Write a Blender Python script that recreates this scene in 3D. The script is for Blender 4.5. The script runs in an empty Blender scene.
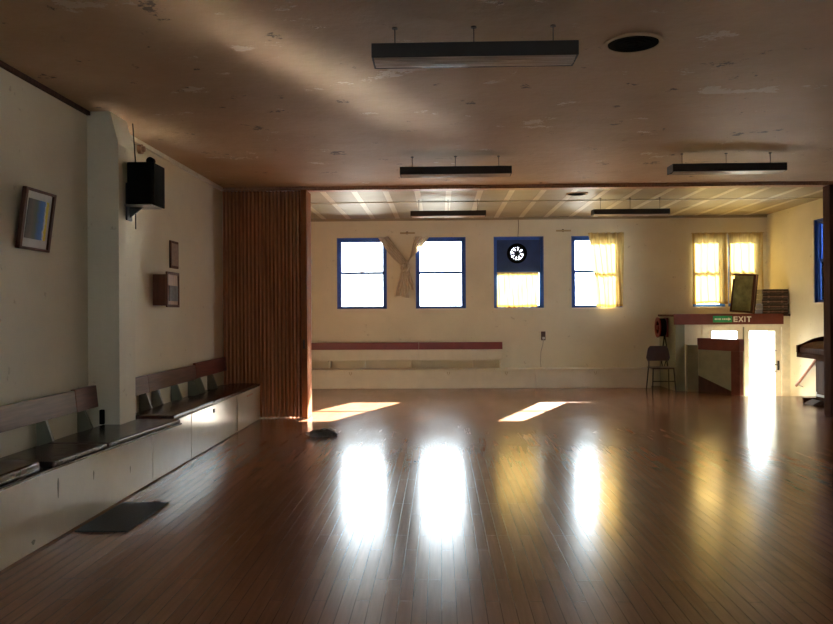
import bpy, bmesh, math, random
from mathutils import Vector, Matrix
random.seed(7)
C = bpy.context.scene.collection
PI = math.pi

# ------------------------------------------------------------------ materials
def new_mat(name):
    m = bpy.data.materials.new(name); m.use_nodes = True
    nt = m.node_tree
    return m, nt, nt.nodes['Principled BSDF']

def coords(nt, scale=(1, 1, 1)):
    tc = nt.nodes.new('ShaderNodeNewGeometry')
    mp = nt.nodes.new('ShaderNodeMapping'); mp.inputs['Scale'].default_value = scale
    nt.links.new(tc.outputs['Position'], mp.inputs['Vector'])
    return mp.outputs['Vector']

def noise(nt, vec, scale, detail=4, rough=.6):
    n = nt.nodes.new('ShaderNodeTexNoise')
    n.inputs['Scale'].default_value = scale; n.inputs['Detail'].default_value = detail
    n.inputs['Roughness'].default_value = rough
    nt.links.new(vec, n.inputs['Vector'])
    return n.outputs['Fac']

def ramp(nt, fac, stops):
    r = nt.nodes.new('ShaderNodeValToRGB')
    el = r.color_ramp.elements
    while len(el) < len(stops): el.new(.5)
    for e, (p, c) in zip(el, stops):
        e.position = p; e.color = (c[0], c[1], c[2], 1)
    nt.links.new(fac, r.inputs['Fac'])
    return r.outputs['Color']

def mixc(nt, fac, a, b, mode='MIX'):
    m = nt.nodes.new('ShaderNodeMix'); m.data_type = 'RGBA'; m.blend_type = mode
    for s, v in ((m.inputs['Factor'], fac), (m.inputs['A'], a), (m.inputs['B'], b)):
        pass
    ins = {'f': m.inputs[0], 'a': m.inputs[6], 'b': m.inputs[7]}
    for k, v in (('f', fac), ('a', a), ('b', b)):
        if hasattr(v, 'is_linked') or hasattr(v, 'links'): nt.links.new(v, ins[k])
        elif k == 'f': ins[k].default_value = v
        else: ins[k].default_value = (v[0], v[1], v[2], 1)
    return m.outputs[2]

def bump(nt, b, h, strength, dist=.01):
    bn = nt.nodes.new('ShaderNodeBump'); bn.inputs['Strength'].default_value = strength
    bn.inputs['Distance'].default_value = dist
    nt.links.new(h, bn.inputs['Height']); nt.links.new(bn.outputs['Normal'], b.inputs['Normal'])

def scl(c, k): return (c[0]*k, c[1]*k, c[2]*k)

def plain(name, col, rough=.5, var=.12, nscale=6, metal=0, bmp=0, stretch=(1, 1, 1), spec=.5):
    m, nt, b = new_mat(name)
    v = coords(nt, stretch)
    n = noise(nt, v, nscale)
    nt.links.new(ramp(nt, n, [(.3, scl(col, 1-var)), (.7, scl(col, 1+var))]), b.inputs['Base Color'])
    b.inputs['Roughness'].default_value = rough; b.inputs['Metallic'].default_value = metal
    b.inputs['Specular IOR Level'].default_value = spec
    if bmp: bump(nt, b, n, bmp)
    return m

def wood(name, col, rough=.4, axis=1, var=.35, spec=.5):
    st = [14, 14, 14]; st[axis] = .9
    return plain(name, col, rough, var, 3.0, 0, .15, tuple(st), spec)

def wall_mat(name, col, stain):
    m, nt, b = new_mat(name)
    v = coords(nt)
    n1 = noise(nt, v, .9, 5); n2 = noise(nt, v, 9, 5)
    base = ramp(nt, n1, [(.3, scl(col, .9)), (.7, scl(col, 1.06))])
    spots = ramp(nt, n2, [(.28, (1, 1, 1)), (.34, (0, 0, 0))])
    c = mixc(nt, spots, base, stain)
    nt.links.new(c, b.inputs['Base Color'])
    b.inputs['Roughness'].default_value = .7
    bump(nt, b, noise(nt, v, 22, 4), .25, .01)
    return m

M = {}
M['wall'] = wall_mat('cream_wall_paint', (.70, .645, .485), (.52, .46, .33))
M['trim_white'] = plain('white_gloss_paint', (.74, .70, .58), .35)
M['bench_paint'] = plain('cream_bench_paint', (.64, .60, .49), .2, .06, 3)
M['far_bench_paint'] = plain('cream_far_bench_paint', (.66, .60, .46), .35, .06, 3)
M['blue'] = plain('blue_window_paint', (.03, .115, .5), .4, .1)
M['blue_board'] = plain('dark_blue_board_paint', (.016, .045, .16), .55, .15)
M['vinyl'] = plain('dark_maroon_vinyl', (.055, .028, .026), .22, .25, 9, bmp=.3)
M['back_wood'] = wood('brown_backrest_wood', (.12, .058, .047), .28)
M['red_wood'] = wood('reddish_backrest_wood', (.17, .05, .035), .4)
M['bracket'] = plain('grey_green_bracket_paint', (.17, .17, .12), .5)
M['maroon'] = plain('maroon_board_paint', (.20, .042, .04), .4, .12)
M['beam_red'] = plain('red_brown_beam_paint', (.15, .042, .03), .6, .15, spec=.2)
M['dark_wood'] = wood('dark_piano_wood', (.085, .038, .02), .8, 1, .35, .04)
M['dark_panel'] = wood('dark_stained_wood', (.075, .036, .026), .7, 2, .35, .1)
M['rail_wood'] = wood('handrail_wood', (.35, .15, .09), .4)
M['accordion'] = wood('brown_folding_partition_wood', (.50, .215, .095), .42, 2, .3)
M['accordion_post'] = wood('orange_brown_post_wood', (.26, .10, .038), .8, 2, .2, .05)
M['black'] = plain('black_plastic', (.004, .004, .004), .9, spec=.05)
M['black_metal'] = plain('black_painted_metal', (.014, .013, .012), .4)
M['fixture'] = plain('dark_brown_fixture_metal', (.022, .016, .012), .6)
M['fixture_rod'] = plain('brown_rod_metal', (.10, .075, .055), .5)
M['steel'] = plain('worn_steel', (.45, .44, .42), .35, .1, 8, .9)
M['grey_mat'] = plain('dark_grey_mat_fibre', (.035, .037, .034), .75, .25, 60, bmp=.5)
M['mat_white'] = plain('off_white_card', (.55, .54, .5), .6)
M['green'] = plain('green_sign_paint', (.02, .33, .10), .45)
M['sign_white'] = plain('cream_sign_lettering', (.85, .8, .68), .5)
M['red'] = plain('red_hose_reel_paint', (.17, .016, .013), .35)
M['chair'] = plain('dark_brown_chair_plastic', (.045, .025, .024), .4)
M['half_panel'] = plain('olive_half_wall_paint', (.22, .215, .13), .5)
M['outlet'] = plain('brown_outlet_plastic', (.07, .035, .025), .4)
M['cable'] = plain('cream_cable_rubber', (.35, .3, .22), .5)
M['beige_rail'] = plain('beige_rail_wood', (.42, .33, .18), .5)
M['pebble'] = plain('outside_concrete', (.20, .195, .18), .8)
M['cloth_grey'] = plain('dark_grey_cloth', (.16, .145, .145), .8, .3, 25)
M['cloth_white'] = plain('pale_grey_cloth', (.5, .5, .5), .7)
M['book'] = plain('dark_brown_case_leather', (.05, .028, .02), .5, .3, 20)
M['book_line'] = plain('worn_case_trim', (.26, .15, .10), .5, .3, 20)
M['canvas'] = plain('olive_painted_canvas', (.22, .23, .08), .5, .45, 7)
M['brown_frame'] = wood('brown_frame_wood', (.10, .042, .026), .65, 2, .35, .15)
M['tan_wood'] = wood('tan_cabinet_wood', (.36, .19, .11), .45, 2)

def picture_mat():
    m, nt, b = new_mat('picture_print')
    g = nt.nodes.new('ShaderNodeTexCoord')
    sp = nt.nodes.new('ShaderNodeSeparateXYZ'); nt.links.new(g.outputs['Generated'], sp.inputs[0])
    n = noise(nt, g.outputs['Generated'], 5, 4)
    ad = nt.nodes.new('ShaderNodeMath'); ad.operation = 'MULTIPLY_ADD'; ad.inputs[1].default_value = .22
    nt.links.new(n, ad.inputs[0]); nt.links.new(sp.outputs['Y'], ad.inputs[2])
    c = ramp(nt, ad.outputs[0], [(.05, (.05, .06, .05)), (.35, (.16, .12, .10)), (.55, (.09, .12, .10)), (.72, (.05, .14, .42)),
                                  (.90, (.08, .2, .55)), (.98, (.9, .9, .85)), (1.0, (.75, .6, .06))])
    nt.links.new(c, b.inputs['Base Color']); b.inputs['Roughness'].default_value = .6; b.inputs['Specular IOR Level'].default_value = .1
    return m
M['print'] = picture_mat()

def floor_mat():
    m, nt, b = new_mat('varnished_wood_strip_floor')
    g = nt.nodes.new('ShaderNodeNewGeometry')
    sp = nt.nodes.new('ShaderNodeSeparateXYZ'); nt.links.new(g.outputs['Position'], sp.inputs[0])
    cb = nt.nodes.new('ShaderNodeCombineXYZ')
    nt.links.new(sp.outputs['Y'], cb.inputs['X']); nt.links.new(sp.outputs['X'], cb.inputs['Y'])
    br = nt.nodes.new('ShaderNodeTexBrick'); nt.links.new(cb.outputs[0], br.inputs['Vector'])
    br.inputs['Scale'].default_value = 1; br.inputs['Brick Width'].default_value = .9
    br.inputs['Row Height'].default_value = .075; br.inputs['Mortar Size'].default_value = .0022
    br.inputs['Mortar Smooth'].default_value = .2; br.inputs['Bias'].default_value = 0
    br.offset = .37; br.offset_frequency = 3
    br.inputs['Color1'].default_value = (.325, .158, .09, 1); br.inputs['Color2'].default_value = (.27, .128, .072, 1)
    br.inputs['Mortar'].default_value = (.11, .048, .026, 1)
    v = coords(nt, (16, .8, 1))
    grain = noise(nt, v, 2.5, 5)
    gr = ramp(nt, grain, [(.3, (.85, .85, .85)), (.7, (1.12, 1.12, 1.12))])
    c = mixc(nt, 1.0, br.outputs['Color'], gr, 'MULTIPLY')
    nt.links.new(c, b.inputs['Base Color'])
    v2 = coords(nt, (1.2, .35, 1))
    wear = noise(nt, v2, 1.6, 6, .7)
    rr = nt.nodes.new('ShaderNodeMapRange'); nt.links.new(wear, rr.inputs['Value'])
    rr.inputs['From Min'].default_value = .3; rr.inputs['From Max'].default_value = .7
    rr.inputs['To Min'].default_value = .15; rr.inputs['To Max'].default_value = .24
    nt.links.new(rr.outputs[0], b.inputs['Roughness'])
    b.inputs['Specular IOR Level'].default_value = .38
    h = nt.nodes.new('ShaderNodeMath'); h.operation = 'MULTIPLY_ADD'
    nt.links.new(br.outputs['Fac'], h.inputs[0]); h.inputs[1].default_value = -1.0
    h.inputs[2].default_value = 1
    bump(nt, b, h.outputs[0], .07, .003)
    return m
M['floor'] = floor_mat()

def near_ceiling_mat():
    m, nt, b = new_mat('peeling_ceiling_paint')
    v = coords(nt)
    n1 = noise(nt, v, .7, 6); n2 = noise(nt, v, 3.1, 8, .7)
    base = ramp(nt, n1, [(.3, (.36, .23, .125)), (.7, (.49, .325, .19))])
    v2 = coords(nt, (1, 1.3, 1))
    n3 = noise(nt, v2, 1.7, 7, .68)
    flakes = ramp(nt, n3, [(.62, (0, 0, 0)), (.65, (1, 1, 1))])
    c = mixc(nt, flakes, base, (.56, .44, .31))
    spots = ramp(nt, n2, [(.34, (1, 1, 1)), (.365, (0, 0, 0))])
    c = mixc(nt, spots, c, (.12, .08, .05))
    nt.links.new(c, b.inputs['Base Color']); b.inputs['Roughness'].default_value = .62
    hh = nt.nodes.new('ShaderNodeMath'); hh.operation = 'ADD'
    nt.links.new(flakes, hh.inputs[0]); nt.links.new(noise(nt, v, 5, 5), hh.inputs[1])
    bump(nt, b, hh.outputs[0], .55, .02)
    return m
M['ceiling'] = near_ceiling_mat()

def far_ceiling_mat():
    m, nt, b = new_mat('panelled_ceiling_paint')
    g = nt.nodes.new('ShaderNodeNewGeometry')
    sp = nt.nodes.new('ShaderNodeSeparateXYZ'); nt.links.new(g.outputs['Position'], sp.inputs[0])
    n1 = noise(nt, coords(nt), 2.0, 5)
    c = ramp(nt, n1, [(.3, (.28, .225, .135)), (.7, (.34, .28, .175))])
    nt.links.new(c, b.inputs['Base Color']); b.inputs['Roughness'].default_value = .5
    return m
M['far_ceiling'] = far_ceiling_mat()
M['pale_strip'] = plain('pale_ceiling_strip', (.53, .47, .33), .45, .08, 3)

def cloth_mat(name, col, trans, tcol):
    m = bpy.data.materials.new(name); m.use_nodes = True; nt = m.node_tree
    nt.nodes.clear()
    out = nt.nodes.new('ShaderNodeOutputMaterial')
    d = nt.nodes.new('ShaderNodeBsdfDiffuse'); t = nt.nodes.new('ShaderNodeBsdfTranslucent')
    mx = nt.nodes.new('ShaderNodeMixShader'); mx.inputs[0].default_value = trans
    n = noise(nt, coords(nt, (1, 1, .2)), 30, 3)
    nt.links.new(ramp(nt, n, [(.3, scl(col, .85)), (.7, scl(col, 1.1))]), d.inputs['Color'])
    nt.links.new(ramp(nt, n, [(.3, scl(tcol, .85)), (.7, scl(tcol, 1.1))]), t.inputs['Color'])
    nt.links.new(d.outputs[0], mx.inputs[1]); nt.links.new(t.outputs[0], mx.inputs[2])
    nt.links.new(mx.outputs[0], out.inputs['Surface'])
    return m
M['yellow'] = cloth_mat('yellow_curtain_cloth', (.60, .45, .20), .30, (.56, .39, .13))
M['hem'] = cloth_mat('curtain_hem_cloth', (.50, .34, .12), .2, (.5, .27, .06))
M['beige_cloth'] = cloth_mat('beige_curtain_cloth', (.76, .67, .52), .3, (.5, .42, .3))

def glass_mat():
    m = bpy.data.materials.new('window_glass'); m.use_nodes = True; nt = m.node_tree
    nt.nodes.clear()
    out = nt.nodes.new('ShaderNodeOutputMaterial')
    t = nt.nodes.new('ShaderNodeBsdfTransparent'); t.inputs[0].default_value = (.95, .97, .97, 1)
    g = nt.nodes.new('ShaderNodeBsdfGlossy'); g.inputs['Roughness'].default_value = .03
    f = nt.nodes.new('ShaderNodeFresnel'); f.inputs[0].default_value = 1.45
    mx = nt.nodes.new('ShaderNodeMixShader')
    nt.links.new(f.outputs[0], mx.inputs[0]); nt.links.new(t.outputs[0], mx.inputs[1]); nt.links.new(g.outputs[0], mx.inputs[2])
    nt.links.new(mx.outputs[0], out.inputs['Surface'])
    return m
M['glass'] = glass_mat()
def lens_mat():
    m, nt, b = new_mat('dusty_lamp_lens')
    n = noise(nt, coords(nt, (1, 40, 1)), 2, 2)
    nt.links.new(ramp(nt, n, [(.35, (.40, .33, .26)), (.65, (.6, .5, .42))]), b.inputs['Base Color'])
    b.inputs['Roughness'].default_value = .25
    return m
M['lens'] = lens_mat()

# ------------------------------------------------------------------ mesh builder
class MB:
    def __init__(s): s.bm = bmesh.new()
    def _merge(s, b2):
        me = bpy.data.meshes.new('t'); b2.to_mesh(me); b2.free(); s.bm.from_mesh(me); bpy.data.meshes.remove(me)
    def box(s, x0, x1, y0, y1, z0, z1, bev=0, seg=2, rot=None):
        b = bmesh.new(); bmesh.ops.create_cube(b, size=1)
        for v in b.verts:
            v.co = Vector(((x0+x1)/2+v.co.x*(x1-x0), (y0+y1)/2+v.co.y*(y1-y0), (z0+z1)/2+v.co.z*(z1-z0)))
        if bev: bmesh.ops.bevel(b, geom=b.edges[:], offset=bev, segments=seg, affect='EDGES', profile=.5)
        if rot:
            ax, an, c = rot
            bmesh.ops.rotate(b, cent=Vector(c), matrix=Matrix.Rotation(an, 3, ax), verts=b.verts)
        s._merge(b); return s
    def prism(s, pts, axis, a0, a1, bev=0):
        """pts: outline in the two other axes (order x,y,z without axis)"""
        b = bmesh.new()
        def mk(p, a):
            if axis == 'x': return Vector((a, p[0], p[1]))
            if axis == 'y': return Vector((p[0], a, p[1]))
            return Vector((p[0], p[1], a))
        v0 = [b.verts.new(mk(p, a0)) for p in pts]; v1 = [b.verts.new(mk(p, a1)) for p in pts]
        n = len(pts)
        b.faces.new(v0); b.faces.new(v1[::-1])
        for i in range(n): b.faces.new((v0[i], v1[i], v1[(i+1) % n], v0[(i+1) % n]))
        bmesh.ops.recalc_face_normals(b, faces=b.faces)
        if bev: bmesh.ops.bevel(b, geom=b.edges[:], offset=bev, segments=2, affect='EDGES', profile=.5)
        s._merge(b); return s
    def tube(s, pts, r, seg=10, closed=False):
        b = bmesh.new(); pts = [Vector(p) for p in pts]; rings = []
        n = len(pts)
        for i, p in enumerate(pts):
            if closed: d = pts[(i+1) % n]-pts[i-1]
            else: d = pts[min(i+1, n-1)]-pts[max(i-1, 0)]
            d.normalize()
            up = Vector((0, 0, 1)) if abs(d.z) < .9 else Vector((1, 0, 0))
            a = d.cross(up).normalized(); c = a.cross(d)
            rr = r[i] if isinstance(r, (list, tuple)) else r
            rings.append([b.verts.new(p+a*math.cos(t*2*PI/seg)*rr+c*math.sin(t*2*PI/seg)*rr) for t in range(seg)])
        m = n if closed else n-1
        for i in range(m):
            for t in range(seg):
                b.faces.new((rings[i][t], rings[i][(t+1) % seg], rings[(i+1) % n][(t+1) % seg], rings[(i+1) % n][t]))
        if not closed: b.faces.new(rings[0][::-1]); b.faces.new(rings[-1])
        bmesh.ops.recalc_face_normals(b, faces=b.faces)
        s._merge(b); return s
    def cyl(s, c, r, axis, h, seg=32, r2=None):
        d = {'x': Vector((1, 0, 0)), 'y': Vector((0, 1, 0)), 'z': Vector((0, 0, 1))}[axis]
        c = Vector(c)
        return s.tube([c-d*h/2, c+d*h/2], [r, r if r2 is None else r2], seg)
    def ring(s, c, ro, ri, axis, h, seg=40):
        b = bmesh.new(); vs = []
        for i in range(seg):
            t = i*2*PI/seg; row = []
            for (r, k) in ((ro, -.5), (ro, .5), (ri, .5), (ri, -.5)):
                u, v, w = r*math.cos(t), r*math.sin(t), k*h
                p = {'x': (w, u, v), 'y': (u, w, v), 'z': (u, v, w)}[axis]
                row.append(b.verts.new(Vector(c)+Vector(p)))
            vs.append(row)
        for i in range(seg):
            j = (i+1) % seg
            for k in range(4): b.faces.new((vs[i][k], vs[i][(k+1) % 4], vs[j][(k+1) % 4], vs[j][k]))
        bmesh.ops.recalc_face_normals(b, faces=b.faces)
        s._merge(b); return s
    def grid(s, fn, nu, nv):
        b = bmesh.new()
        vs = [[b.verts.new(fn(i/nu, j/nv)) for j in range(nv+1)] for i in range(nu+1)]
        for i in range(nu):
            for j in range(nv): b.faces.new((vs[i][j], vs[i+1][j], vs[i+1][j+1], vs[i][j+1]))
        s._merge(b); return s
    def build(s, name, mat, parent=None, smooth=False):
        org = Vector((0, 0, 0))
        root = parent
        while root is not None and root.parent is not None: root = root.parent
        if root is not None: org = Vector(root.location)
        if parent is None:
            lo = Vector([min(v.co[k] for v in s.bm.verts) for k in range(3)]); hi = Vector([max(v.co[k] for v in s.bm.verts) for k in range(3)])
            org = Vector(((lo.x+hi.x)/2, (lo.y+hi.y)/2, lo.z))
        for v in s.bm.verts: v.co -= org
        me = bpy.data.meshes.new(name); s.bm.to_mesh(me); s.bm.free()
        me.materials.append(M[mat] if isinstance(mat, str) else mat)
        if smooth:
            for p in me.polygons: p.use_smooth = True
        o = bpy.data.objects.new(name, me); C.objects.link(o)
        if parent is None: o.location = org
        else: o.parent = parent
        return o

def tag(o, label, cat, group=None):
    o['label'] = label; o['category'] = cat
    if group: o['group'] = group
    return o
def thing(name, loc, label, cat, group=None):
    o = bpy.data.objects.new(name, None); C.objects.link(o); o.location = loc; o.empty_display_size = .2
    return tag(o, label, cat, group)
def struct(o): o['kind'] = 'structure'; return o
def struct_root(name, loc):
    o = bpy.data.objects.new(name, None); C.objects.link(o); o.location = loc; return struct(o)
def dup(root, dx=(0, 0, 0), label=None):
    r = root.copy(); C.objects.link(r); r.location = Vector(root.location)+Vector(dx)
    if label: r['label'] = label
    for ch in [c for c in root.children]:
        c = ch.copy(); C.objects.link(c); c.parent = r
        for g in ch.children:
            d = g.copy(); C.objects.link(d); d.parent = c
    return r

# ------------------------------------------------------------------ setting
XL, XR, YB, YM, YF = -3.13, 6.58, -3.0, 11.5, 16.3
HC, HF = 3.31, 3.43
SX0, SX1, SY0, SY1 = 4.9, XR, 14.25, 15.3        # stair opening
SB = -.70
f = MB()
f.prism([(XL-.2, YB-.2), (XR+.2, YB-.2), (XR+.2, SY0), (5.31, SY0), (4.87, 15.17), (4.87, YF+.2), (XL-.2, YF+.2)], 'z', -.2, 0)
struct(f.build('floor', 'floor'))
# steps down to the door
st = MB()
n = 4
for k in range(n):
    st.box(5.0, XR-.001, SY0+k*.26, SY1+.05, SB-.2, -(k+1)*.175+.0001*k if k < n-1 else SB)
struct(st.build('floor_stairs', 'far_bench_paint'))

wl = MB().box(XL-.2, XL, YB, YF+.2, 0, HF+.1); struct(wl.build('wall_left', 'wall'))
wb = MB().box(XL, XR, YB-.2, YB, 0, 1.2).box(XL, XR, YB-.2, YB, 2.6, HF+.1)
xa = XL
for a, b_ in ((-.9, .3),): wb.box(xa, a, YB-.2, YB, 1.2, 2.6); xa = b_
wb.box(xa, XR, YB-.2, YB, 1.2, 2.6); struct(wb.build('wall_back', 'wall'))
W0, W1 = 1.59, 3.04
wins = [(-2.10, -1.08), (-.49, .53), (1.10, 2.11), (2.67, 3.69), (5.10, 5.75), (5.81, 6.46)]
RX0, RX1 = 13.15, 14.25                        # right wall window, along y
# far wall with window holes; door opening below the shelf of the porch
wf = MB()
wf.box(XL-.2, XR+.2, YF, YF+.16, W1, HF+.1)
x = XL-.2
for a, b_ in wins:
    wf.box(x, a, YF, YF+.16, W0, W1); x = b_
wf.box(x, XR+.2, YF, YF+.16, W0, W1)
wf.box(XL-.2, 4.60, YF, YF+.16, 0, W0)
wf.box(4.60, XR+.2, YF, YF+.16, 1.25, W0).box(4.60, 4.95, YF, YF+.16, -.9, 1.25)
struct(wf.build('wall_far', 'wall'))
# right wall with its window
wr = MB()
wr.box(XR, XR+.16, YB, RX0, -.9, HF+.1); wr.box(XR, XR+.16, RX1, YF, -.9, HF+.1)
wr.box(XR, XR+.16, RX0, RX1, -.9, 1.64); wr.box(XR, XR+.16, RX0, RX1, 3.09, HF+.1)
struct(wr.build('wall_right', 'wall'))
# ceilings
cn = MB().box(XL, XR, YB, YM-.02, HC, HC+.25); struct(cn.build('ceiling', 'ceiling'))
cf = MB().box(XL, XR, YM-.02, YF, HF, HF+.15); cfo = struct(cf.build('ceiling', 'far_ceiling'))
k = 0; xx = XL+.28
while xx < XR-.1:
    mb = MB().box(xx-.045, xx+.045, YM+.15, YF-.02, HF-.004, HF-.0005)  # thin pale strips, evenly spaced, running the depth of the far ceiling
    struct(mb.build('trim_%d' % (30+k), 'pale_strip')); xx += .5; k += 1
mb = MB().box(XL+.02, XR-.02, 13.86, 13.90, HF-.016, HF-.005); struct(mb.build('trim_20', 'pale_strip'))
# cornice strips on the near ceiling, left wall
struct(MB().box(XL, XL+.035, 7.38, YM-.1, HC-.045, HC).build('trim_1', 'trim_white'))
struct(MB().box(XL, XL+.03, YB, 7.12, HC-.035, HC).build('trim_2', 'dark_panel'))
# track the folding partitions run in
struct(MB().box(XL, XR, YM-.10, YM+.08, HC-.045, HC-.001).box(XL, XR, YM-.14, YM-.10, HC-.02, HC-.001).build('trim_3', 'tan_wood'))
struct(MB().box(XL, XR, YF-.03, YF, HF-.05, HF-.001).build('trim_4', 'far_ceiling'))
# pilaster on left wall with flared head and plain shaft
pl = MB().prism([(XL, .4915), (-2.85, .4915), (-2.85, 3.02), (-2.92, HC), (XL, HC)], 'y', 7.03, 7.40)
struct(pl.build('wall_pilaster', 'wall'))

def window(n, x0, x1, z0, z1, y, axis='y', board=False):
    loc = ((x0+x1)/2, y, z0) if axis == 'y' else (y, (x0+x1)/2, z0)
    r = struct_root('window_%d' % n, loc)
    def bx(m, a0, a1, d0, d1, c0, c1):
        if axis == 'y': m.box(a0, a1, y+d0, y+d1, c0, c1)
        else: m.box(y+d0, y+d1, a0, a1, c0, c1)
    fr = MB(); w = .065; d0, d1 = .045, .13
    bx(fr, x0, x0+w, d0, d1, z0, z1); bx(fr, x1-w, x1, d0, d1, z0, z1)
    bx(fr, x0, x1, d0, d1, z1-w, z1); bx(fr, x0, x1, d0, d1, z0, z0+.03)
    # painted reveal lining
    bx(fr, x0, x0+.012, .003, d0, z0, z1); bx(fr, x1-.012, x1, .003, d0, z0, z1); bx(fr, x0, x1, .003, d0, z1-.012, z1)
    fo = fr.build('window_frame', 'blue', r)
    zm = (z0+z1)/2+.01
    sh = MB(); s = .022
    if not board:
        bx(sh, x0+w, x1-w, .075, .105, zm-.026, zm+.026)
        bx(sh, x0+w, x0+w+s, .085, .115, zm, z1-w); bx(sh, x1-w-s, x1-w, .085, .115, zm, z1-w); bx(sh, x0+w, x1-w, .085, .115, z1-w-s, z1-w)
    else: bx(sh, x0+w, x1-w, .06, .1, zm-.02, zm+.02)
    bx(sh, x0+w, x0+w+s, .06, .09, z0+.03, zm); bx(sh, x1-w-s, x1-w, .06, .09, z0+.03, zm); bx(sh, x0+w, x1-w, .06, .09, z0+.03, z0+.03+s)
    sh.build('sash', 'blue', r)
    la = MB()
    if axis == 'y': la.box((x0+x1)/2-.03, (x0+x1)/2+.03, y+.055, y+.075, zm+.015, zm+.035, .004)
    else: la.box(y+.055, y+.075, (x0+x1)/2-.03, (x0+x1)/2+.03, zm+.015, zm+.035, .004)
    la.build('latch', 'steel', r)
    g = MB()
    if not board: bx(g, x0+w+s, x1-w-s, .098, .102, zm+.02, z1-w-s)
    bx(g, x0+w+s, x1-w-s, .072, .076, z0+.03+s, zm-.02)
    g.build('glass', 'glass', r)
    sl = MB(); bx(sl, x0-.0, x1+.0, -.012, .05, z0-.03, z0-.001); sl.build('window_sill', 'trim_white', r)
    return r
for i, (a, b_) in enumerate(wins): window(i+1, a, b_, W0, W1, YF, 'y', i == 2)
window(7, RX0, RX1, 1.64, 3.09, XR, 'x')
window(8, -.9, .3, 1.2, 2.6, YB-.17)  # unseen window, added behind the camera to light the near room
struct(MB().box(XR-.012, XR-.001, RX1, RX1+.035, 1.62, 3.1).build('trim_5', 'trim_white'))

# blue board with extractor fan in window 3
fc = Vector((1.575, YF+.05, 2.70))
fan = thing('extractor_fan', (fc.x, YF+.05, 2.42), 'round black extractor fan in a dark blue board filling the upper half window', 'fan')
bd = MB()
x0, x1, z0, z1 = 1.15, 2.06, 2.33, 2.99
seg = 40; R = .135
b = bmesh.new()
for yy, fl in ((YF+.052, 0), (YF+.070, 1)):
    inner = []; outer = []
    for i in range(seg):
        t = i*2*PI/seg; c, s_ = math.cos(t), math.sin(t)
        inner.append(b.verts.new((fc.x+R*c, yy, fc.z+R*s_)))
        kx = ((x1-fc.x) if c > 0 else (fc.x-x0))/max(abs(c), 1e-6); kz = ((z1-fc.z) if s_ > 0 else (fc.z-z0))/max(abs(s_), 1e-6)
        q = min(kx, kz); outer.append(b.verts.new((fc.x+q*c, yy, fc.z+q*s_)))
    for i in range(seg):
        j = (i+1) % seg; b.faces.new((inner[i], inner[j], outer[j], outer[i]))
    # corner triangles
    for cx, cz in ((x0, z0), (x1, z0), (x1, z1), (x0, z1)):
        cand = sorted(range(seg), key=lambda i: (outer[i].co.x-cx)**2+(outer[i].co.z-cz)**2)[:2]
        b.faces.new((b.verts.new((cx, yy, cz)), outer[cand[0]], outer[cand[1]]))
bd._merge(b)
bd.build('board', 'blue_board', fan)
MB().ring((fc.x, YF+.045, fc.z), .205, .128, 'y', .05).build('fan_housing', 'black', fan)
MB().cyl((fc.x, YF+.045, fc.z), .058, 'y', .05).build('fan_hub', 'black', fan)
bl = MB()
for i in range(8):
    t = i*2*PI/8+.2
    w0, w1 = .39, .30
    pts = [(fc.x+math.cos(t-w0)*.055, fc.z+math.sin(t-w0)*.055), (fc.x+math.cos(t-w1)*.13, fc.z+math.sin(t-w1)*.13),
           (fc.x+math.cos(t+w1)*.13, fc.z+math.sin(t+w1)*.13), (fc.x+math.cos(t+w0)*.055, fc.z+math.sin(t+w0)*.055)]
    bl.prism(pts, 'y', YF+.04, YF+.046)
bl.build('fan_blades', 'black', fan)
tag(MB().tube([(1.60, YF-.012, HF-.05), (1.605, YF-.012, 3.25), (1.59, YF-.012, 3.03)], .006, 6).build('fan_cable', 'outlet'),
    'thin dark cable dropping from the far ceiling to the boarded fan window', 'cable')

# ------------------------------------------------------------------ curtains
def curtain(name, xt0, xt1, xb0, xb1, z0, z1, folds, amp, label, mat='yellow', group=None, y=YF-.055, nx=None, hem=True):
    r = thing(name, ((xt0+xt1)/2, y, z0), label, 'curtain', group)
    ph = random.random()*6
    def fn(u, v):
        xa = xb0+(xb1-xb0)*u; xc = xt0+(xt1-xt0)*u
        k = v**1.4
        X = xa*(1-k)+xc*k+.012*math.sin(u*folds*4.1+v*3)
        Y = y+amp*math.sin(u*folds*2*PI+ph+.6*math.sin(v*2.5))*(.55+.45*(1-v))+.006*math.sin(u*folds*5+v*7)
        return Vector((X, Y, z0+.045+(z1-z0-.045)*v+.008*math.sin(u*7+ph)*(1-v)))
    MB().grid(fn, int(folds*12), 14).build('cloth', mat, r, True)
    if hem:
        def fh(u, v):
            p = fn(u, 0); return Vector((p.x, p.y-.004, p.z-.045+.05*v))
        MB().grid(fh, int(folds*12), 1).build('hem', 'hem' if mat == 'yellow' else mat, r, True)
    MB().tube([(xt0-.01, y-.002, z1-.012), (xt1+.01, y-.002, z1-.012)], .008, 8).build('curtain_wire', 'beige_rail', r)
    return r
G = 'yellow curtains over the right-hand windows'
curtain('curtain', 1.17, 2.00, 1.15, 1.99, 1.60, 2.32, 9, .014, 'short yellow curtain covering the window half below the round fan', y=YF+.014)
curtain('curtain', 3.00, 3.71, 3.16, 3.70, 1.60, 3.10, 6, .032, 'long yellow curtain drawn over the right side of the window next to the fan')
curtain('curtain', 5.07, 5.77, 5.07, 5.76, 1.65, 3.08, 5, .028, 'long yellow curtain over the window above the doorway shelf, left of the pair')
curtain('curtain', 5.80, 6.50, 5.81, 6.49, 1.65, 3.08, 5, .028, 'long yellow curtain in the corner window directly behind the leaning framed panel')

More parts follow.
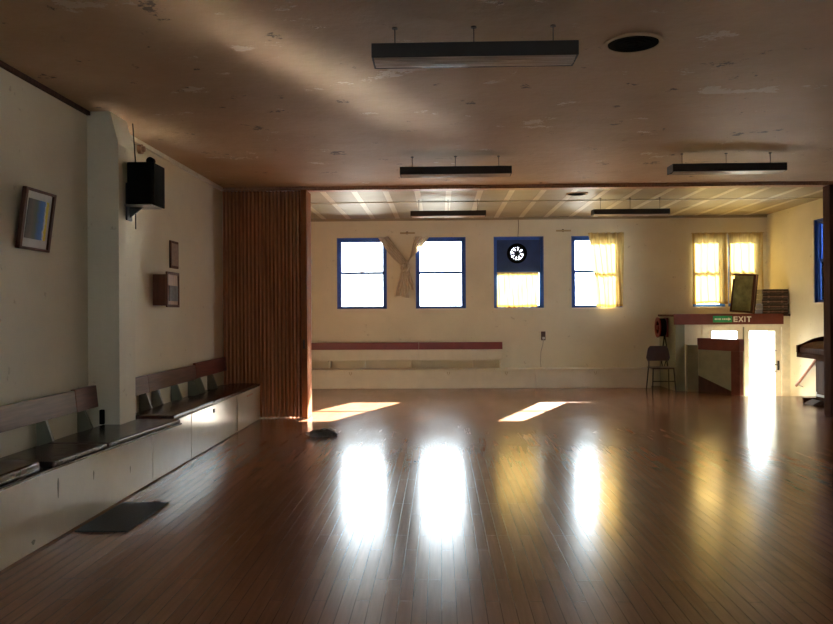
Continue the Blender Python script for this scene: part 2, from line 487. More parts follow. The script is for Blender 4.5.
def drape(x_top0, x_top1, xk, zk, tail_x, tail_z, label, side):
    r = thing('curtain', (xk, YF-.05, tail_z), label, 'curtain', None)
    def fn(u, v):      # v 0 top .. 1 knot ; u across
        p0 = Vector((x_top0+(x_top1-x_top0)*u, YF-.05, 3.05))
        wdt = .035+.05*(1-v)
        p1 = Vector((xk+side*(-.03)+(u-.5)*.18, YF-.07, zk))
        p = p0.lerp(p1, v)
        sag = math.sin(v*PI)*.05
        p.z -= sag*(1.2-u)
        p.y += .022*math.sin(u*5*2*PI)
        return p
    MB().grid(fn, 40, 12).build('cloth', 'beige_cloth', r, True)
    def ft(u, v):
        w = .12+.19*v
        return Vector((xk+(tail_x-xk)*v+(u-.5)*w, YF-.075+.022*math.sin(u*4*2*PI+1)-side*.012, zk-(zk-tail_z)*v+.02*math.sin(u*5)*v))
    MB().grid(ft, 32, 8).build('tail', 'beige_cloth', r, True)
    return r
d1 = drape(-1.26, -1.04, -.70, 2.45, -.78, 1.83, 'beige curtain from the leftmost window, pulled across and knotted to its neighbour', -1)
drape(-.20, -.52, -.70, 2.43, -.64, 1.98, 'beige curtain from the second window, pulled left and knotted over the wall', 1)
MB().tube([(-.70+.07*math.cos(t)*1.0, YF-.10+.035*math.sin(t*2), 2.42+.06*math.sin(t)) for t in [i*2*PI/16 for i in range(16)]], .032, 8, True).build('knot', 'beige_cloth', d1, True)

# little rails between the windows
for (xa, za, lab) in ((-.80, 3.11, 'short wooden curtain rail piece above the knotted beige curtains'), (2.36, 3.13, 'short wooden curtain rail piece right of the fan window')):
    rr = thing('rail_stub', (xa+.13, YF, za), lab, 'rail piece')
    MB().box(xa, xa+.3, YF-.035, YF-.015, za, za+.035, .004).build('rail', 'beige_rail', rr)
    MB().box(xa+.12, xa+.16, YF-.016, YF, za-.005, za+.05).build('bracket', 'outlet', rr)

# ------------------------------------------------------------------ ceiling lamps
def lamp(xc, y0, zc, ztop, label):
    r = thing('ceiling_light', (xc, y0+.12, ztop-.09), label, 'ceiling light', 'suspended fluorescent ceiling lamps')
    L = .64; zb = ztop-.088
    MB().box(xc-L, xc+L, y0, y0+.012, zb, ztop, .002).box(xc-L, xc+L, y0+.228, y0+.24, zb, ztop, .002)\
        .box(xc-L, xc+L, y0+.012, y0+.228, ztop-.012, ztop)\
        .box(xc-L, xc-L+.012, y0+.012, y0+.228, zb, ztop-.012).box(xc+L-.012, xc+L, y0+.012, y0+.228, zb, ztop-.012).build('housing', 'fixture', r)
    def fn(u, v):
        return Vector((xc-L+.014+(2*L-.028)*u, y0+.014+.212*v, zb+.004-.014*math.sin(v*PI)-.003*math.sin(v*9*PI)))
    MB().grid(fn, 1, 40).build('lens', 'lens', r, True)
    rods = MB()
    for dx in (-.5, 0, .5):
        q = MB().tube([(xc+dx, y0+.12, ztop-.005), (xc+dx, y0+.12, zc)], .004, 8)
        q.cyl((xc+dx, y0+.12, zc-.004), .018, 'z', .008, 16)
        q.build('rod', 'fixture_rod', r)
    return r
lamp(.225, 4.95, HC, HC-.135, 'large dark suspended lamp nearest the viewer, beside the round ceiling vent')
lamp(.19, 9.15, HC, HC-.135, 'dark suspended lamp on the near ceiling, hung in line just behind the nearest one')
lamp(3.29, 9.15, HC, HC-.135, 'dark suspended lamp on the near ceiling, at right before the partition track')
lamp(.15, 13.55, HF, HF-.20, 'dark suspended lamp on the striped far ceiling, in front of the second window')
lamp(3.235, 13.55, HF, HF-.20, 'dark suspended lamp on the striped far ceiling, right one above yellow curtains')

def vent(x, y, z, label, rim):
    r = thing('ceiling_vent', (x, y, z-.03), label, 'ceiling vent', 'round ceiling vents')
    MB().ring((x, y, z-.007), rim, rim-.028, 'z', .012).build('rim', 'ceiling', r)
    MB().cyl((x, y, z-.006), rim-.034, 'z', .01).build('cover', 'black', r)
    q = MB()
    for k in (.25, .5, .75): q.ring((x, y, z-.015), (rim-.035)*k+.006, (rim-.035)*k-.004, 'z', .008)
    q.build('grille', 'black', r)
vent(1.31, 5.42, HC, 'round black vent with pale rim in the near ceiling beside the nearest lamp', .20)
vent(2.24, 13.1, HF, 'small round dark vent in the striped far ceiling between the two far lamps', .18)

# ------------------------------------------------------------------ folding partitions
def accordion(x0, x1, label, post_at):
    y0, y1 = YM-.13, YM+.06
    r = thing('folding_partition', ((x0+x1)/2, YM, .012), label, 'folding partition', 'folded wooden partitions')
    pitch = .0535; b = MB()
    pw = .09
    a0, a1 = (x0, x1-pw) if post_at > 0 else (x0+pw, x1)
    n = int(round((a1-a0)/pitch)); pitch = (a1-a0)/n
    prof = []
    for i in range(n):
        xs = a0+i*pitch
        jit = random.uniform(-.008, .008)
        for (u, d) in ((0, .09), (.28, .085), (.38, .008), (.50, 0), (.62, .008), (.72, .085)):
            prof.append((xs+u*pitch, y0+d+jit))
    prof.append((a1, y0+.09))
    pts = prof+[(x_, y1-(y_-y0)) for x_, y_ in prof[::-1]]
    bm2 = bmesh.new()
    zz = (.016, HC-.05)
    lo = [bm2.verts.new((p[0], p[1], zz[0])) for p in pts]; hi = [bm2.verts.new((p[0], p[1], zz[1])) for p in pts]
    for i in range(len(pts)):
        j = (i+1) % len(pts); bm2.faces.new((lo[i], lo[j], hi[j], hi[i]))
    m = len(prof)
    for i in range(m-1):
        k1, k2 = len(pts)-1-i, len(pts)-2-i
        bm2.faces.new((lo[i], lo[k1], lo[k2], lo[i+1])); bm2.faces.new((hi[i], hi[i+1], hi[k2], hi[k1]))
    bmesh.ops.recalc_face_normals(bm2, faces=bm2.faces)
    b._merge(bm2); b.build('folded_panels', 'accordion', r)
    pb = MB()
    if post_at > 0: pb.box(x1-pw+.004, x1, y0-.04, y1+.16, .012, HC-.047, .004)
    else: pb.box(x0, x0+pw-.004, y0-.01, y1, .012, HC-.047, .004)
    pb.build('end_post', 'accordion_post' if post_at > 0 else 'dark_panel', r)
    px = x1-.045 if post_at > 0 else x0+.045
    MB().box(px-.012, px+.012, y0-.06, y0-(.041 if post_at > 0 else .011), 1.0, 1.13, .004).build('handle', 'black_metal', r)
    return r
accordion(XL+.004, -1.89, 'wide brown pleated folding partition gathered at the left wall beside the bench', 1)
accordion(5.46, 6.56, 'dark brown folded partition edge at the right, in front of the piano', -1)

# ------------------------------------------------------------------ left bench
bx0, bxf = XL+.001, -2.57
ZS = .49                                            # top of the seat boards
def base(r, y0, y1, xf=bxf):
    MB().box(bx0, xf-.02, y0, y1, .0, .475).build('base', 'bench_paint', r)
    o = MB().box(xf-.02, xf, y0+.004, y1-.004, .012, .474, .004).build('front_panel', 'bench_paint', r)
    MB().box(xf-.03, xf-.0205, y0+.02, y1-.02, 0.001, .012).build('plinth', 'dark_panel', r)
    return o
def cushion(name, y0, y1, xf0, xf1, z0, z1, label, mat='vinyl', puff=.012, xw=-3.10, shape=0):
    def prof(u, v):   # u along y, v around section
        y = y0+(y1-y0)*u; xf = xf0+(xf1-xf0)*u
        return y, xf
    b = MB(); bm2 = bmesh.new()
    nu = 28; sec = 18; rings = []
    for i in range(nu+1):
        u = i/nu; y = y0+(y1-y0)*u
        xf = xf0+(xf1-xf0)*u
        e = min(u, 1-u)*(y1-y0)
        rr = min(.07, (xf-xw)/2)
        if e < rr and shape: xf -= rr-math.sqrt(max(0, rr*rr-(rr-e)**2))
        ed = min(1, e/.05)
        h = (z1-z0); zt = z1-(1-math.sqrt(max(0, 1-(1-ed)**2)))*h*.45
        zt += puff*math.sin(u*PI*3)*.2
        cr = min(.025, (zt-z0)*.45)
        ring = []
        pts = [(xw, z0), (xf-cr*.4, z0)]
        for k in range(1, 7):
            t = -PI/2+k*PI/2/6; pts.append((xf-cr+cr*math.cos(t), z0+cr+cr*math.sin(t)))
        for k in range(1, 7):
            t = k*PI/2/6; pts.append((xf-cr+cr*math.cos(t), zt-cr+cr*math.sin(t)))
        mid = (xf+xw)/2
        pts += [(xf-.12, zt+puff*.7), (mid, zt+puff), (xw+.05, zt+puff*.3), (xw, zt)]
        rings.append([bm2.verts.new((p[0], y, p[1])) for p in pts])
    m = len(rings[0])
    for i in range(nu):
        for k in range(m): bm2.faces.new((rings[i][k], rings[i][(k+1) % m], rings[i+1][(k+1) % m], rings[i+1][k]))
    bm2.faces.new(rings[0]); bm2.faces.new(rings[-1][::-1])
    bmesh.ops.recalc_face_normals(bm2, faces=bm2.faces)
    b._merge(bm2)
    o = b.build(name, mat, None, True)
    return tag(o, label, 'bench seat', 'dark bench seats along the left wall')

def backrest(r, y0, y1, mat, brs, thick=.028, zt=.868, zb=.69):
    pr = [(-3.035, zb), (-3.035-thick, zb), (-3.055-thick, zt), (-3.055, zt)]
    o = MB().prism(pr, 'y', y0, y1, .004).build('backrest', mat, r)
    for yy in brs:
        MB().prism([(XL+.002, ZS+.001), (-2.985, ZS+.001), (-3.03-thick, zb-.001), (-3.055-thick, zt-.02), (XL+.002, zt-.02)], 'y', yy, yy+.035).build('bracket', 'bracket', o)
n1 = thing('bench', (-2.85, 4.0, 0), 'long scuffed cream wall bench nearest the viewer, with dark seat, in front of the pilaster', 'bench', 'built-in benches')
base(n1, 1.0, 7.07)
for (ys, zs_, ry, rz) in ((5.30, .34, .012, .07), (5.85, .315, .010, .035), (4.97, .07, .022, .016), (6.55, .22, .008, .03)):
    MB().prism([(ys+ry*math.cos(t)*(1+.3*math.sin(3*t)), zs_+rz*math.sin(t)) for t in [k*2*PI/14 for k in range(14)]], 'x', bxf+.0003, bxf+.0012).build('scuff_mark', 'bracket', n1)
sb = MB().prism([(-3.125, 1.0), (-2.575, 1.0), (-2.56, 5.21), (-2.50, 6.1), (-2.405, 7.38), (-2.43, 7.415), (-2.849, 7.415), (-2.849, 7.405), (-3.125, 7.405)], 'z', .476, ZS, .003).build('seat_board', 'vinyl', n1)
MB().prism([(-3.00, 5.23), (-2.565, 5.23), (-2.52, 5.985), (-3.00, 5.985)], 'z', ZS+.0005, .528, .012).build('seat_pad', 'vinyl', n1)
MB().prism([(-3.00, 6.0), (-2.515, 6.0), (-2.415, 7.365), (-2.44, 7.40), (-2.84, 7.40), (-2.84, 7.02), (-3.00, 7.02)], 'z', ZS+.0005, .528, .012).build('seat_pad', 'vinyl', n1)
backrest(n1, 1.0, 6.60, 'back_wood', (2.2, 3.6, 4.9, 6.1))
backrest(n1, 6.605, 7.02, 'red_wood', (6.80,), .04, .875, .685)
n2 = thing('bench', (-2.85, 8.7, 0), 'cream wall bench with dark maroon seat between the pilaster and the folding partition', 'bench', 'built-in benches')
base(n2, 7.075, 8.18)
pn3 = base(n2, 8.185, 10.02)
MB().box(bxf+.0005, bxf+.012, 8.98, 9.02, .385, .43, .003).build('latch', 'black_metal', n2)
MB().box(-3.125, -2.575, 7.42, 10.02, .476, ZS, .003).build('seat_board', 'vinyl', n2)
backrest(n2, 7.42, 8.27, 'back_wood', (7.6, 8.22))
backrest(n2, 8.275, 9.90, 'back_wood', (8.57, 9.2, 9.82))
backrest(n2, 9.905, 11.3, 'red_wood', (10.1, 10.65), .034, .89, .70)
b4 = thing('storage_cabinet', (-2.85, 10.7, 0), 'low cream cabinet at the end of the left bench against the folding partition', 'cabinet')
MB().box(bx0, bxf-.02, 10.08, 11.34, .0, .475).build('body', 'bench_paint', b4)
dr4 = MB().box(bxf-.02, bxf, 10.09, 11.335, .012, .474, .004).build('door', 'bench_paint', b4)
MB().box(bxf+.0005, bxf+.01, 10.55, 10.85, .40, .42, .002).build('handle', 'tan_wood', dr4)
MB().box(-3.125, -2.575, 10.03, 11.34, .476, ZS, .003).build('top', 'vinyl', b4)
def cu(*a, **k):
    o = cushion(*a, **k); o['category'] = 'cushion'; o['group'] = 'dark seat cushions on the left benches'
cu('seat_cushion', 1.0, 5.20, -2.54, -2.57, ZS+.001, .565, 'thick dark padded seat cushion cut off by the left edge of the frame', puff=.02, shape=1, xw=-2.97)
cu('seat_cushion', 7.44, 8.94, -2.53, -2.53, ZS+.001, .538, 'smooth dark padded seat cushion right behind the pilaster', puff=.014, shape=1, xw=-2.97)
cu('seat_cushion', 8.96, 11.34, -2.56, -2.57, ZS+.001, .515, 'flat dark seat cushion ending at the folding partition', puff=.006, xw=-2.97)

tag(MB().box(-2.53, -2.16, 5.45, 6.29, .001, .012, .004).build('floor_mat', 'grey_mat'), 'dark grey rectangular mat lying on the floor against the cream bench', 'mat')

# ------------------------------------------------------------------ things on the left wall
pc = thing('framed_picture', (-3.1, 6.03, 2.0), 'brown framed picture with white mount leaning out from the left wall', 'picture')
def tilted(m, name, mat, parent):
    bmesh.ops.rotate(m.bm, cent=Vector((XL, 6.03, 2.0)), matrix=Matrix.Rotation(math.radians(7.5), 3, 'Y'), verts=m.bm.verts)
    return m.build(name, mat, parent)
y0, y1, z0, z1 = 5.80, 6.26, 2.0, 2.46; T = .035; X0 = XL+.004
tilted(MB().box(X0, X0+T, y0, y0+.035, z0, z1, .004).box(X0, X0+T, y1-.035, y1, z0, z1, .004).box(X0, X0+T, y0, y1, z0, z0+.02, .004).box(X0, X0+T, y0, y1, z1-.02, z1, .004), 'frame', 'brown_frame', pc)
tilted(MB().box(X0+.005, X0+.018, y0+.03, y1-.03, z0+.02, z1-.02), 'mount', 'mat_white', pc)
tilted(MB().box(X0+.017, X0+.021, y0+.075, y1-.075, z0+.085, z1-.075), 'print', 'print', pc)

sp = thing('loudspeaker', (-2.72, 7.27, 2.49), 'black box loudspeaker on a bracket high on the pilaster', 'speaker')
MB().box(-2.82, -2.585, 7.14, 7.40, 2.50, 2.88, .01).build('cabinet', 'black', sp)
MB().box(-2.585, -2.565, 7.13, 7.41, 2.49, 2.87, .005).build('grille', 'black', sp)
MB().box(-2.84, -2.59, 7.13, 7.40, 2.482, 2.496, .003).build('shelf', 'steel', sp)
MB().cyl((-2.62, 7.2, 2.895), .035, 'y', .05, 20).cyl((-2.62, 7.2, 2.88), .02, 'z', .03).build('knob', 'black', sp)
MB().box(-2.848, -2.83, 7.18, 7.30, 2.36, 2.70, .004).prism([(-2.85, 2.485), (-2.70, 2.485), (-2.85, 2.37)], 'y', 7.235, 7.25).build('wall_bracket', 'black_metal', sp)
tag(MB().tube([(-2.865, 7.408, 3.29), (-2.842, 7.408, 2.95), (-2.842, 7.408, 2.3)], .006, 8).build('speaker_cord', 'black'), 'thin black cable running down the pilaster to the loudspeaker', 'cable')

wc = thing('wall_cabinet', (-3.05, 8.83, 1.6), 'small brown box cabinet with open front fixed to the left wall', 'cabinet')
MB().box(XL+.002, -2.985, 8.63, 9.03, 1.60, 1.94, .004).build('body', 'brown_frame', wc)
MB().box(-2.985, -2.965, 8.63, 8.66, 1.58, 1.97).box(-2.985, -2.965, 9.0, 9.03, 1.58, 1.97).box(-2.985, -2.965, 8.66, 9.0, 1.94, 1.97).box(-2.985, -2.965, 8.66, 9.0, 1.58, 1.61).build('frame', 'brown_frame', wc)
MB().box(-2.984, -2.975, 8.66, 9.0, 1.61, 1.94).build('front_panel', 'tan_wood', wc)
MB().box(-2.976, -2.967, 8.70, 8.99, 1.65, 1.82, .003).build('label_plate', 'cloth_grey', wc)
pq = thing('wall_plaque', (XL, 9.31, 2.04), 'narrow dark rectangular plaque above the small wall cabinet', 'plaque')
MB().box(XL+.001, XL+.02, 9.17, 9.45, 2.04, 2.36, .004).build('backing', 'brown_frame', pq)
MB().box(XL+.02, XL+.024, 9.20, 9.42, 2.07, 2.33).build('face', 'book_line', pq)
tag(MB().cyl((XL+.02, 8.25, 3.225), .05, 'x', .04, 20).cyl((XL+.05, 8.25, 3.225), .03, 'x', .03, 16).build('ceiling_rose', 'tan_wood'), 'small round fitting high on the left wall behind the loudspeaker', 'wall fitting')
tag(MB().box(-3.02, -2.98, 6.99, 7.028, .53, .66, .008).build('power_box', 'black'), 'small black box on the near face of the pilaster above the bench', 'box')

# ------------------------------------------------------------------ bundle on floor
cb = thing('cloth_bundle', (-1.46, 9.75, 0), 'small dark grey crumpled bundle on the floor by the sun patch', 'bundle')
def bun(u, v):
    t = u*2*PI; ph = v*PI/2
    r = math.cos(ph)**.55
    n_ = 1+.14*math.sin(3*t+1)+.08*math.sin(7*t+v*5)
    return Vector((-1.46+.165*r*n_*math.cos(t), 9.75+.10*r*n_*math.sin(t), .002+.068*math.sin(ph)**.7*(1+.2*math.sin(5*t)*v)))
MB().grid(bun, 48, 12).build('cloth', 'cloth_grey', cb, True)
MB().grid(lambda u, v: Vector((-1.49+.20*u, 9.71+.11*v, .072+.016*math.sin(u*PI)+.006*math.sin(u*14+v*5))), 20, 8).build('pale_cloth', 'cloth_white', cb, True)['label'] = 'pale folded layer on top'
MB().tube([(-1.59, 9.68, .045), (-1.63, 9.66, .05), (-1.635, 9.70, .035), (-1.60, 9.72, .02)], .010, 8).build('strap', 'cloth_white', cb)

# ------------------------------------------------------------------ far bench
def far_base(r, x0, x1, hooks):
    MB().box(x0, x1, 15.86, YF-.005, .0, .355).build('base', 'far_bench_paint', r)
    MB().box(x0+.004, x1-.004, 15.845, 15.8595, .01, .354, .003).build('front_panel', 'far_bench_paint', r)
    MB().box(x0, x1, 15.80, YF-.002, .3555, .38, .004).build('seat', 'far_bench_paint', r)
    for h in hooks:
        MB().tube([(h-.02, 15.843, .33), (h-.02, 15.825, .30), (h, 15.815, .27), (h+.02, 15.825, .30), (h+.02, 15.843, .33)], .006, 6).build('pull', 'beige_rail', r)
def far_back(r, x0, x1, brs):
    MB().box(x0, x1, 16.17, 16.195, .76, .905, .004, 2, ('X', -.06, ((x0+x1)/2, 16.18, .76))).build('top_board', 'maroon', r)['label'] = 'maroon top board of the backrest'
    MB().box(x0, x1, 16.155, 16.18, .54, .757, .004, 2, ('X', -.03, ((x0+x1)/2, 16.17, .54))).build('lower_board', 'far_bench_paint', r)
    for q in brs:
        MB().prism([(16.12, .381), (YF-.001, .381), (YF-.001, .85), (16.21, .85), (16.185, .54)], 'x', q, q+.03).build('bracket', 'far_bench_paint', r)
g1 = thing('bench', (-.6, 16.05, 0), 'long cream bench on the far wall with maroon-topped backrest', 'bench', 'built-in benches')
far_base(g1, -3.10, 1.88, (-1.78, .16, 1.30))
far_back(g1, -3.10, -.435, (-2.9, -2.25, -1.55, -.62))
far_back(g1, -.43, 1.255, (-.40, .66, 1.2))
g2 = thing('bench', (3.0, 16.05, 0), 'low cream bench without a backrest on the far wall, next to the dark chair', 'bench', 'built-in benches')
far_base(g2, 1.885, 4.14, (3.05,))

so = thing('wall_socket', (2.09, YF, .95), 'small brown wall socket with a pale plug below the fan window', 'socket')
MB().box(2.045, 2.135, YF-.02, YF-.001, .93, 1.11, .004).build('plate', 'outlet', so)
MB().box(2.07, 2.12, YF-.05, YF-.02, .95, 1.0, .006).build('plug', 'mat_white', so)
tag(MB().tube([(2.09, YF-.035, .95), (2.08, YF-.025, .85), (2.04, YF-.02, .7), (2.03, YF-.02, .5), (2.04, YF-.03, .385)], .007, 6).build('power_cable', 'cable'),
    'pale cable hanging from the socket down to the far bench', 'cable')

# ------------------------------------------------------------------ exit porch
PY = 15.2
struct(MB().box(4.43, 4.60, PY, PY+.09, 0, 1.399).box(4.43, 4.47, PY+.09, YF, 0, 1.399).build('wall_porch_left', 'half_panel'))
struct(MB().box(4.60, 4.94, PY+.05, PY+.12, -.7, 1.25).box(4.60, 6.578, PY+.05, PY+.12, 1.251, 1.399).build('wall_porch_front', 'wall'))
bmn = thing('exit_shelf', (5.4, PY, 1.25), 'red-brown shelf over the exit doors with a painted EXIT sign', 'shelf')
MB().box(4.40, 6.43, PY-.03, PY+.02, 1.25, 1.45, .004).build('beam', 'beam_red', bmn)
MB().box(4.40, XR-.002, PY+.021, YF-.002, 1.40, 1.44).build('shelf_board', 'dark_panel', bmn)
sg = MB().box(5.12, 5.475, PY-.036, PY-.031, 1.29, 1.41).build('sign', 'green', bmn); sg['label'] = 'green sign panel with pale marks'
yy0, yy1 = PY-.039, PY-.0365
mx = 5.15
for w_ in (.04, .02, .03, .0, .02, .03, .02):
    if w_: MB().box(mx, mx+w_, yy0, yy1, 1.335, 1.365).build('sign_mark', 'sign_white', sg)
    mx += w_+.012
MB().prism([(5.37, 1.34), (5.40, 1.34), (5.40, 1.32), (5.455, 1.35), (5.40, 1.38), (5.40, 1.36), (5.37, 1.36)], 'y', yy0, yy1).build('arrow', 'sign_white', sg)
L = MB(); z0, z1 = 1.295, 1.40; w = .022; y_a, y_b = PY-.036, PY-.031
x = 5.50
L.box(x, x+w, y_a, y_b, z0, z1)
for zz in (z0, (z0+z1)/2-w/2, z1-w): L.box(x+w, x+.075, y_a, y_b, zz, zz+w)
x = 5.595
for s_ in (1, -1):
    cx, cz = x+.042, (z0+z1)/2; an = math.atan2(z1-z0, .075)
    dx, dz = .0375, (z1-z0)/2; ww = .013
    L.prism([(cx-s_*dx-ww, cz-dz), (cx-s_*dx+ww, cz-dz), (cx+s_*dx+ww, cz+dz), (cx+s_*dx-ww, cz+dz)], 'y', y_a-.0003*(s_+1), y_b)
x = 5.70; L.box(x, x+w, y_a, y_b, z0, z1)
x = 5.745; L.box(x, x+.085, y_a, y_b, z1-w, z1).box(x+.0425-w/2, x+.0425+w/2, y_a, y_b, z0, z1-w)
L.build('exit_lettering', 'sign_white', bmn)['label'] = 'pale capital letters reading EXIT'

# door frame and two glazed leaves
dz0, dz1 = SB, 1.25
struct(MB().box(4.94, 5.02, PY+.04, PY+.14, dz0, dz1).box(6.42, 6.578, PY+.04, PY+.14, dz0, dz1).box(5.02, 6.42, PY+.04, PY+.14, 1.20, dz1).build('trim_6', 'trim_white'))
def leaf(n, x0, x1, hx):
    r = struct_root('door_%d' % n, ((x0+x1)/2, PY+.09, dz0))
    s = .105
    MB().box(x0, x0+s, PY+.07, PY+.11, dz0+.01, 1.2).box(x1-s, x1, PY+.07, PY+.11, dz0+.01, 1.2)\
        .box(x0+s, x1-s, PY+.07, PY+.11, 1.12, 1.2).box(x0+s, x1-s, PY+.07, PY+.11, dz0+.01, dz0+.22).build('door_frame', 'trim_white', r)
    MB().box(x0+s, x1-s, PY+.088, PY+.092, dz0+.22, 1.12).build('glass', 'glass', r)
    hd = MB().box(hx-.02, hx+.02, PY+.055, PY+.07, .38, .56, .004)
    hd.tube([(hx, PY+.06, .485), (hx, PY+.03, .485), (hx-.12, PY+.03, .485)], .010, 8)
    hd.build('door_handle', 'black_metal', r)
    return r
leaf(1, 5.025, 5.715, 5.06); l2 = leaf(2, 5.725, 6.415, 6.365)
for zz in (.74, .40-.05):
    MB().box(6.21, 6.34, PY+.06, PY+.068, zz, zz+.02).build('push_bar', 'steel', l2)
struct(MB().box(5.708, 5.732, PY+.06, PY+.115, dz0, 1.2).build('trim_7', 'bracket'))

# half wall beside stairs (diagonal)
hw = thing('half_wall', (5.15, 14.8, 0), 'low olive panelled half wall with dark brown cap beside the stairs', 'half wall')
A = Vector((5.31, 14.30)); B = Vector((4.86, 15.15)); dr = (B-A).normalized(); nr = Vector((dr.y, -dr.x))
if nr.y > 0: nr = -nr
def slab(m, a, b, off0, off1, z0, z1, bev=0):
    p = [a+nr*off0, b+nr*off0, b+nr*off1, a+nr*off1]
    return m.prism([(q.x, q.y) for q in p], 'z', z0, z1, bev)
Ln = (B-A).length
slab(MB(), A, B, -.03, .03, 0, .784).build('panel', 'half_panel', hw)
slab(MB(), A-dr*.02, B, -.06, .06, .785, 1.0, .008).build('cap', 'beam_red', hw)
slab(MB(), A-dr*.01, A+dr*.18, -.045, .045, 0, .784, .003).build('post', 'beam_red', hw)
sk = MB(); q0, q1 = A+dr*.19, B; bq = bmesh.new()
vv = [[bq.verts.new((p.x+nr.x*o_, p.y+nr.y*o_, z_)) for (p, z_) in ((q0, 0), (q1, 0), (q1, .30), (q0, .07))] for o_ in (.0305, .042)]
bq.faces.new(vv[0]); bq.faces.new(vv[1][::-1])
for i_ in range(4): bq.faces.new((vv[0][i_], vv[1][i_], vv[1][(i_+1) % 4], vv[0][(i_+1) % 4]))
bmesh.ops.recalc_face_normals(bq, faces=bq.faces); sk._merge(bq); sk.build('skirting', 'dark_panel', hw)
struct(MB().prism([(4.62, 15.10), (4.82, 15.10), (4.82, 15.19), (4.62, 15.19)], 'z', 0, .87).build('wall_stub', 'half_panel'))

# handrail on the right wall
hr = thing('handrail', (6.5, 14.4, .15), 'brown sloping handrail descending on the right wall beside the piano', 'handrail')
MB().tube([(6.51, 13.95, .72), (6.51, 14.84, .13)], .026, 12).build('rail', 'rail_wood', hr)
for (yy, zz) in ((14.1, .60), (14.72, .19)):
    MB().tube([(6.51, yy, zz), (6.51, yy, zz-.05), (6.575, yy, zz-.07)], .008, 8).build('bracket', 'steel', hr)

# things on the shelf
for k in range(5):
    lab = ['flat dark case at the bottom of the stack on the exit shelf', 'flat dark case second from bottom of the stack on the exit shelf',
           'flat dark case in the middle of the stack on the exit shelf', 'flat dark case second from top of the stack on the exit shelf',
           'flat dark case topmost of the stack on the exit shelf'][k]
    z = 1.441+k*.094; jx = [.0, .008, -.008, .004, .0][k]
    r = thing('case', (6.28+jx, 15.45, z), lab, 'case', 'dark flat cases stacked on the exit shelf')
    MB().box(6.075+jx, 6.56+jx, 15.26, 15.62, z, z+.09, .008).build('shell', 'book', r)
    MB().box(6.085+jx, 6.55+jx, 15.256, 15.262, z+.035, z+.05).build('edge_strip', 'book_line', r)
    for xx_ in (6.17, 6.43):
        MB().box(xx_+jx, xx_+.035+jx, 15.25, 15.262, z+.025, z+.06, .003).build('clasp', 'book_line', r)
fp = thing('painting', (5.8, 15.45, 1.442), 'thick brown framed olive painting propped upright on the exit shelf, leaning against the cases', 'painting')
FX, FY = 5.87, 15.26
def fpm(m, name, mat):
    c = Vector((FX, FY, 1.442))
    bmesh.ops.rotate(m.bm, cent=c, matrix=Matrix.Rotation(math.radians(4), 3, 'Y'), verts=m.bm.verts)
    bmesh.ops.rotate(m.bm, cent=c, matrix=Matrix.Rotation(math.radians(-4), 3, 'X'), verts=m.bm.verts)
    bmesh.ops.rotate(m.bm, cent=c, matrix=Matrix.Rotation(math.radians(-50), 3, 'Z'), verts=m.bm.verts)
    return m.build(name, mat, fp)
w_, h_ = .45, .74; zb_ = 1.456; d_ = .12
fpm(MB().box(FX-.035, FX, FY, FY+d_, zb_, zb_+h_, .004).box(FX-w_, FX-w_+.035, FY, FY+d_, zb_, zb_+h_-.10, .004).box(FX-w_, FX, FY, FY+d_, zb_+h_-.035, zb_+h_, .004).box(FX-w_, FX, FY, FY+d_, zb_, zb_+.035, .004), 'frame', 'brown_frame')
fpm(MB().box(FX-w_+.03, FX-.03, FY+.012, FY+.03, zb_+.03, zb_+h_-.03), 'canvas', 'canvas')
fpm(MB().box(FX+.0005, FX+.012, FY+.03, FY+.055, zb_+.01, zb_+h_-.01), 'edge_strip', 'tan_wood')
tag(MB().box(4.5, 4.9, 15.226, 15.42, 1.441, 1.452, .003).build('board', 'book'), 'thin dark board lying on the left end of the exit shelf', 'board')

# fire hose reel
fr = thing('hose_reel', (4.3, 15.75, .9), 'round red fire hose reel mounted above the dark chair', 'hose reel')
for xx_ in (4.24, 4.38):
    MB().ring((xx_, 15.72, 1.19), .20, .13, 'x', .02).cyl((xx_, 15.72, 1.19), .045, 'x', .03).build('disc', 'red', fr)
MB().ring((4.31, 15.72, 1.19), .175, .10, 'x', .12).build('hose', 'black', fr)
MB().box(4.395, 4.428, 15.66, 15.78, 1.0, 1.38, .004).tube([(4.22, 15.72, 1.19), (4.40, 15.72, 1.19)], .02, 12).build('bracket', 'red', fr)
MB().tube([(4.33, 15.6, 1.10), (4.36, 15.56, .85), (4.35, 15.55, .55), (4.30, 15.56, .40), (4.27, 15.58, .52), (4.30, 15.6, .75), (4.34, 15.62, 1.05)], .013, 8).build('hose_loop', 'black', fr)

# dark chair
ch = thing('chair', (4.15, 15.2, 0), 'dark brown moulded chair standing between the far bench and exit porch', 'chair')
cx = 4.15; cy = 15.2
def seatf(u, v): return Vector((cx-.21+.42*u, cy-.2+.38*v, .44-.02*math.sin(u*PI)*math.sin(v*PI)))
sm = MB().box(cx-.205, cx+.205, cy-.2, cy+.18, .425, .455, .012, 3); sm.build('seat', 'chair', ch)
MB().prism([(cx-.20, .56), (cx-.225, .62), (cx-.19, .80), (cx-.15, .845), (cx+.15, .845), (cx+.19, .80), (cx+.225, .62), (cx+.20, .56)], 'y', cy+.17, cy+.195, .006).build('backrest', 'chair', ch)
for sx in (-1, 1):
    MB().tube([(cx+sx*.19, cy-.19, .43), (cx+sx*.215, cy-.23, .0)], .012, 8).build('leg', 'black_metal', ch)
    MB().tube([(cx+sx*.19, cy+.15, .43), (cx+sx*.215, cy+.22, .0)], .012, 8).build('leg', 'black_metal', ch)
    MB().tube([(cx+sx*.18, cy+.16, .43), (cx+sx*.17, cy+.20, .62)], .012, 8).build('back_support', 'black_metal', ch)
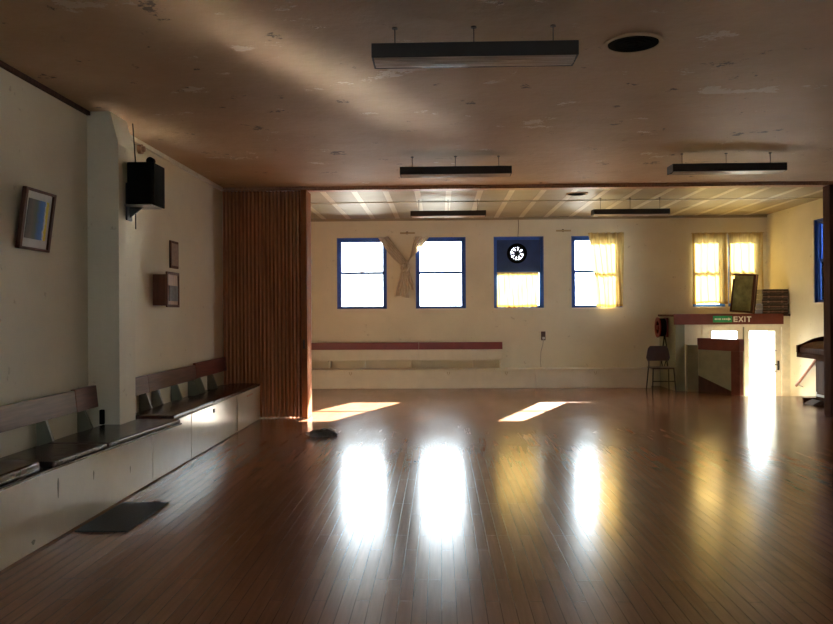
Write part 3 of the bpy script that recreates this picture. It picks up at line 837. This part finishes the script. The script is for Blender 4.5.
MB().tube([(cx-.205, cy-.21, .2), (cx+.205, cy-.21, .2)], .009, 8).build('stretcher', 'black_metal', ch)

# piano
pn = thing('upright_piano', (6.25, 12.6, 0), 'dark wooden upright piano against the right wall, half hidden by the folded partition', 'piano')
ya, yb = 11.88, 13.30
MB().box(6.15, 6.56, ya, yb, .0, .83, .006).box(6.36, 6.56, ya, yb, .83, 1.18, .006).build('body', 'dark_wood', pn)
MB().box(6.33, 6.575, ya-.02, yb+.02, 1.18, 1.21, .006).build('lid', 'dark_wood', pn)
MB().box(5.84, 6.15, ya, yb, .74, .82, .006).build('keybed', 'dark_wood', pn)
MB().prism([(5.87, .82), (5.87, .90), (5.96, .955), (6.06, .985), (6.2, 1.0), (6.355, 1.01), (6.355, .832), (6.145, .832), (6.145, .821)], 'y', ya+.06, yb-.06, .003).build('fallboard', 'brown_frame', pn)
for (a_, b_) in ((ya, ya+.055), (yb-.055, yb)):
    MB().prism([(5.835, .82), (5.835, .935), (5.87, .94), (5.93, .96), (6.01, 1.0), (6.10, 1.04), (6.25, 1.075), (6.355, 1.08), (6.355, .832), (6.15, .832), (6.15, .82)], 'y', a_, b_, .004).build('cheek', 'dark_wood', pn)
    MB().box(5.93, 6.15, a_, b_, .0, .075, .006).build('toe_block', 'dark_wood', pn)
MB().box(6.135, 6.15, ya+.07, yb-.07, .14, .68, .003).build('lower_panel', 'brown_frame', pn)
MB().box(6.138, 6.15, yb-.3, yb-.02, .10, .17).build('plate', 'mat_white', pn)['label'] = 'pale plate near the foot'
for k_ in range(2):
    MB().box(6.03, 6.145, 12.52+k_*.12, 12.56+k_*.12, .035, .05, .004).build('pedal', 'steel', pn)
st_ = tag(MB().prism([(5.86, 0), (5.92, .04), (6.0, .075), (6.08, .05), (6.1, 0)], 'y', 12.80, 13.1, .006).build('shoe_bag', 'cloth_grey'), 'low dark bag on the floor in front of the piano foot', 'bag')

# outside ground
struct(MB().box(-30, 40, YF+.25, 60, -.9, -.72).build('ground_outside', 'pebble'))

# ------------------------------------------------------------------ light
w = bpy.data.worlds.new('World'); bpy.context.scene.world = w; w.use_nodes = True
bg = w.node_tree.nodes['Background']
bg.inputs['Color'].default_value = (.86, .94, 1.0, 1); bg.inputs['Strength'].default_value = 11.5
sun = bpy.data.lights.new('sun', 'SUN'); sun.energy = 68; sun.angle = math.radians(.6); sun.color = (1, .93, .8)
so_ = bpy.data.objects.new('sun', sun); C.objects.link(so_); so_.location = (8, 30, 12)
so_.rotation_euler = Vector((-.37, -1, -.555)).to_track_quat('-Z', 'Y').to_euler()

# ------------------------------------------------------------------ camera
cam = bpy.data.cameras.new('camera'); co = bpy.data.objects.new('camera', cam); C.objects.link(co)
cam.sensor_width = 36; cam.lens = 36*800/833; cam.clip_start = .05
R_ = Matrix.Rotation(math.radians(1.68), 4, 'Z') @ Matrix.Rotation(math.radians(90.07), 4, 'X') @ Matrix.Rotation(math.radians(-.35), 4, 'Z')
co.matrix_world = Matrix.Translation((0, 0, 1.5)) @ R_
sc = bpy.context.scene; sc.camera = co
sc.cycles.blur_glossy = 0; sc.cycles.sample_clamp_indirect = 0; sc.cycles.max_bounces = 12; sc.cycles.diffuse_bounces = 8
vs = sc.view_settings
vs.view_transform = 'Standard'; vs.look = 'None'; vs.gamma = 1; vs.use_curve_mapping = False; vs.exposure = .88
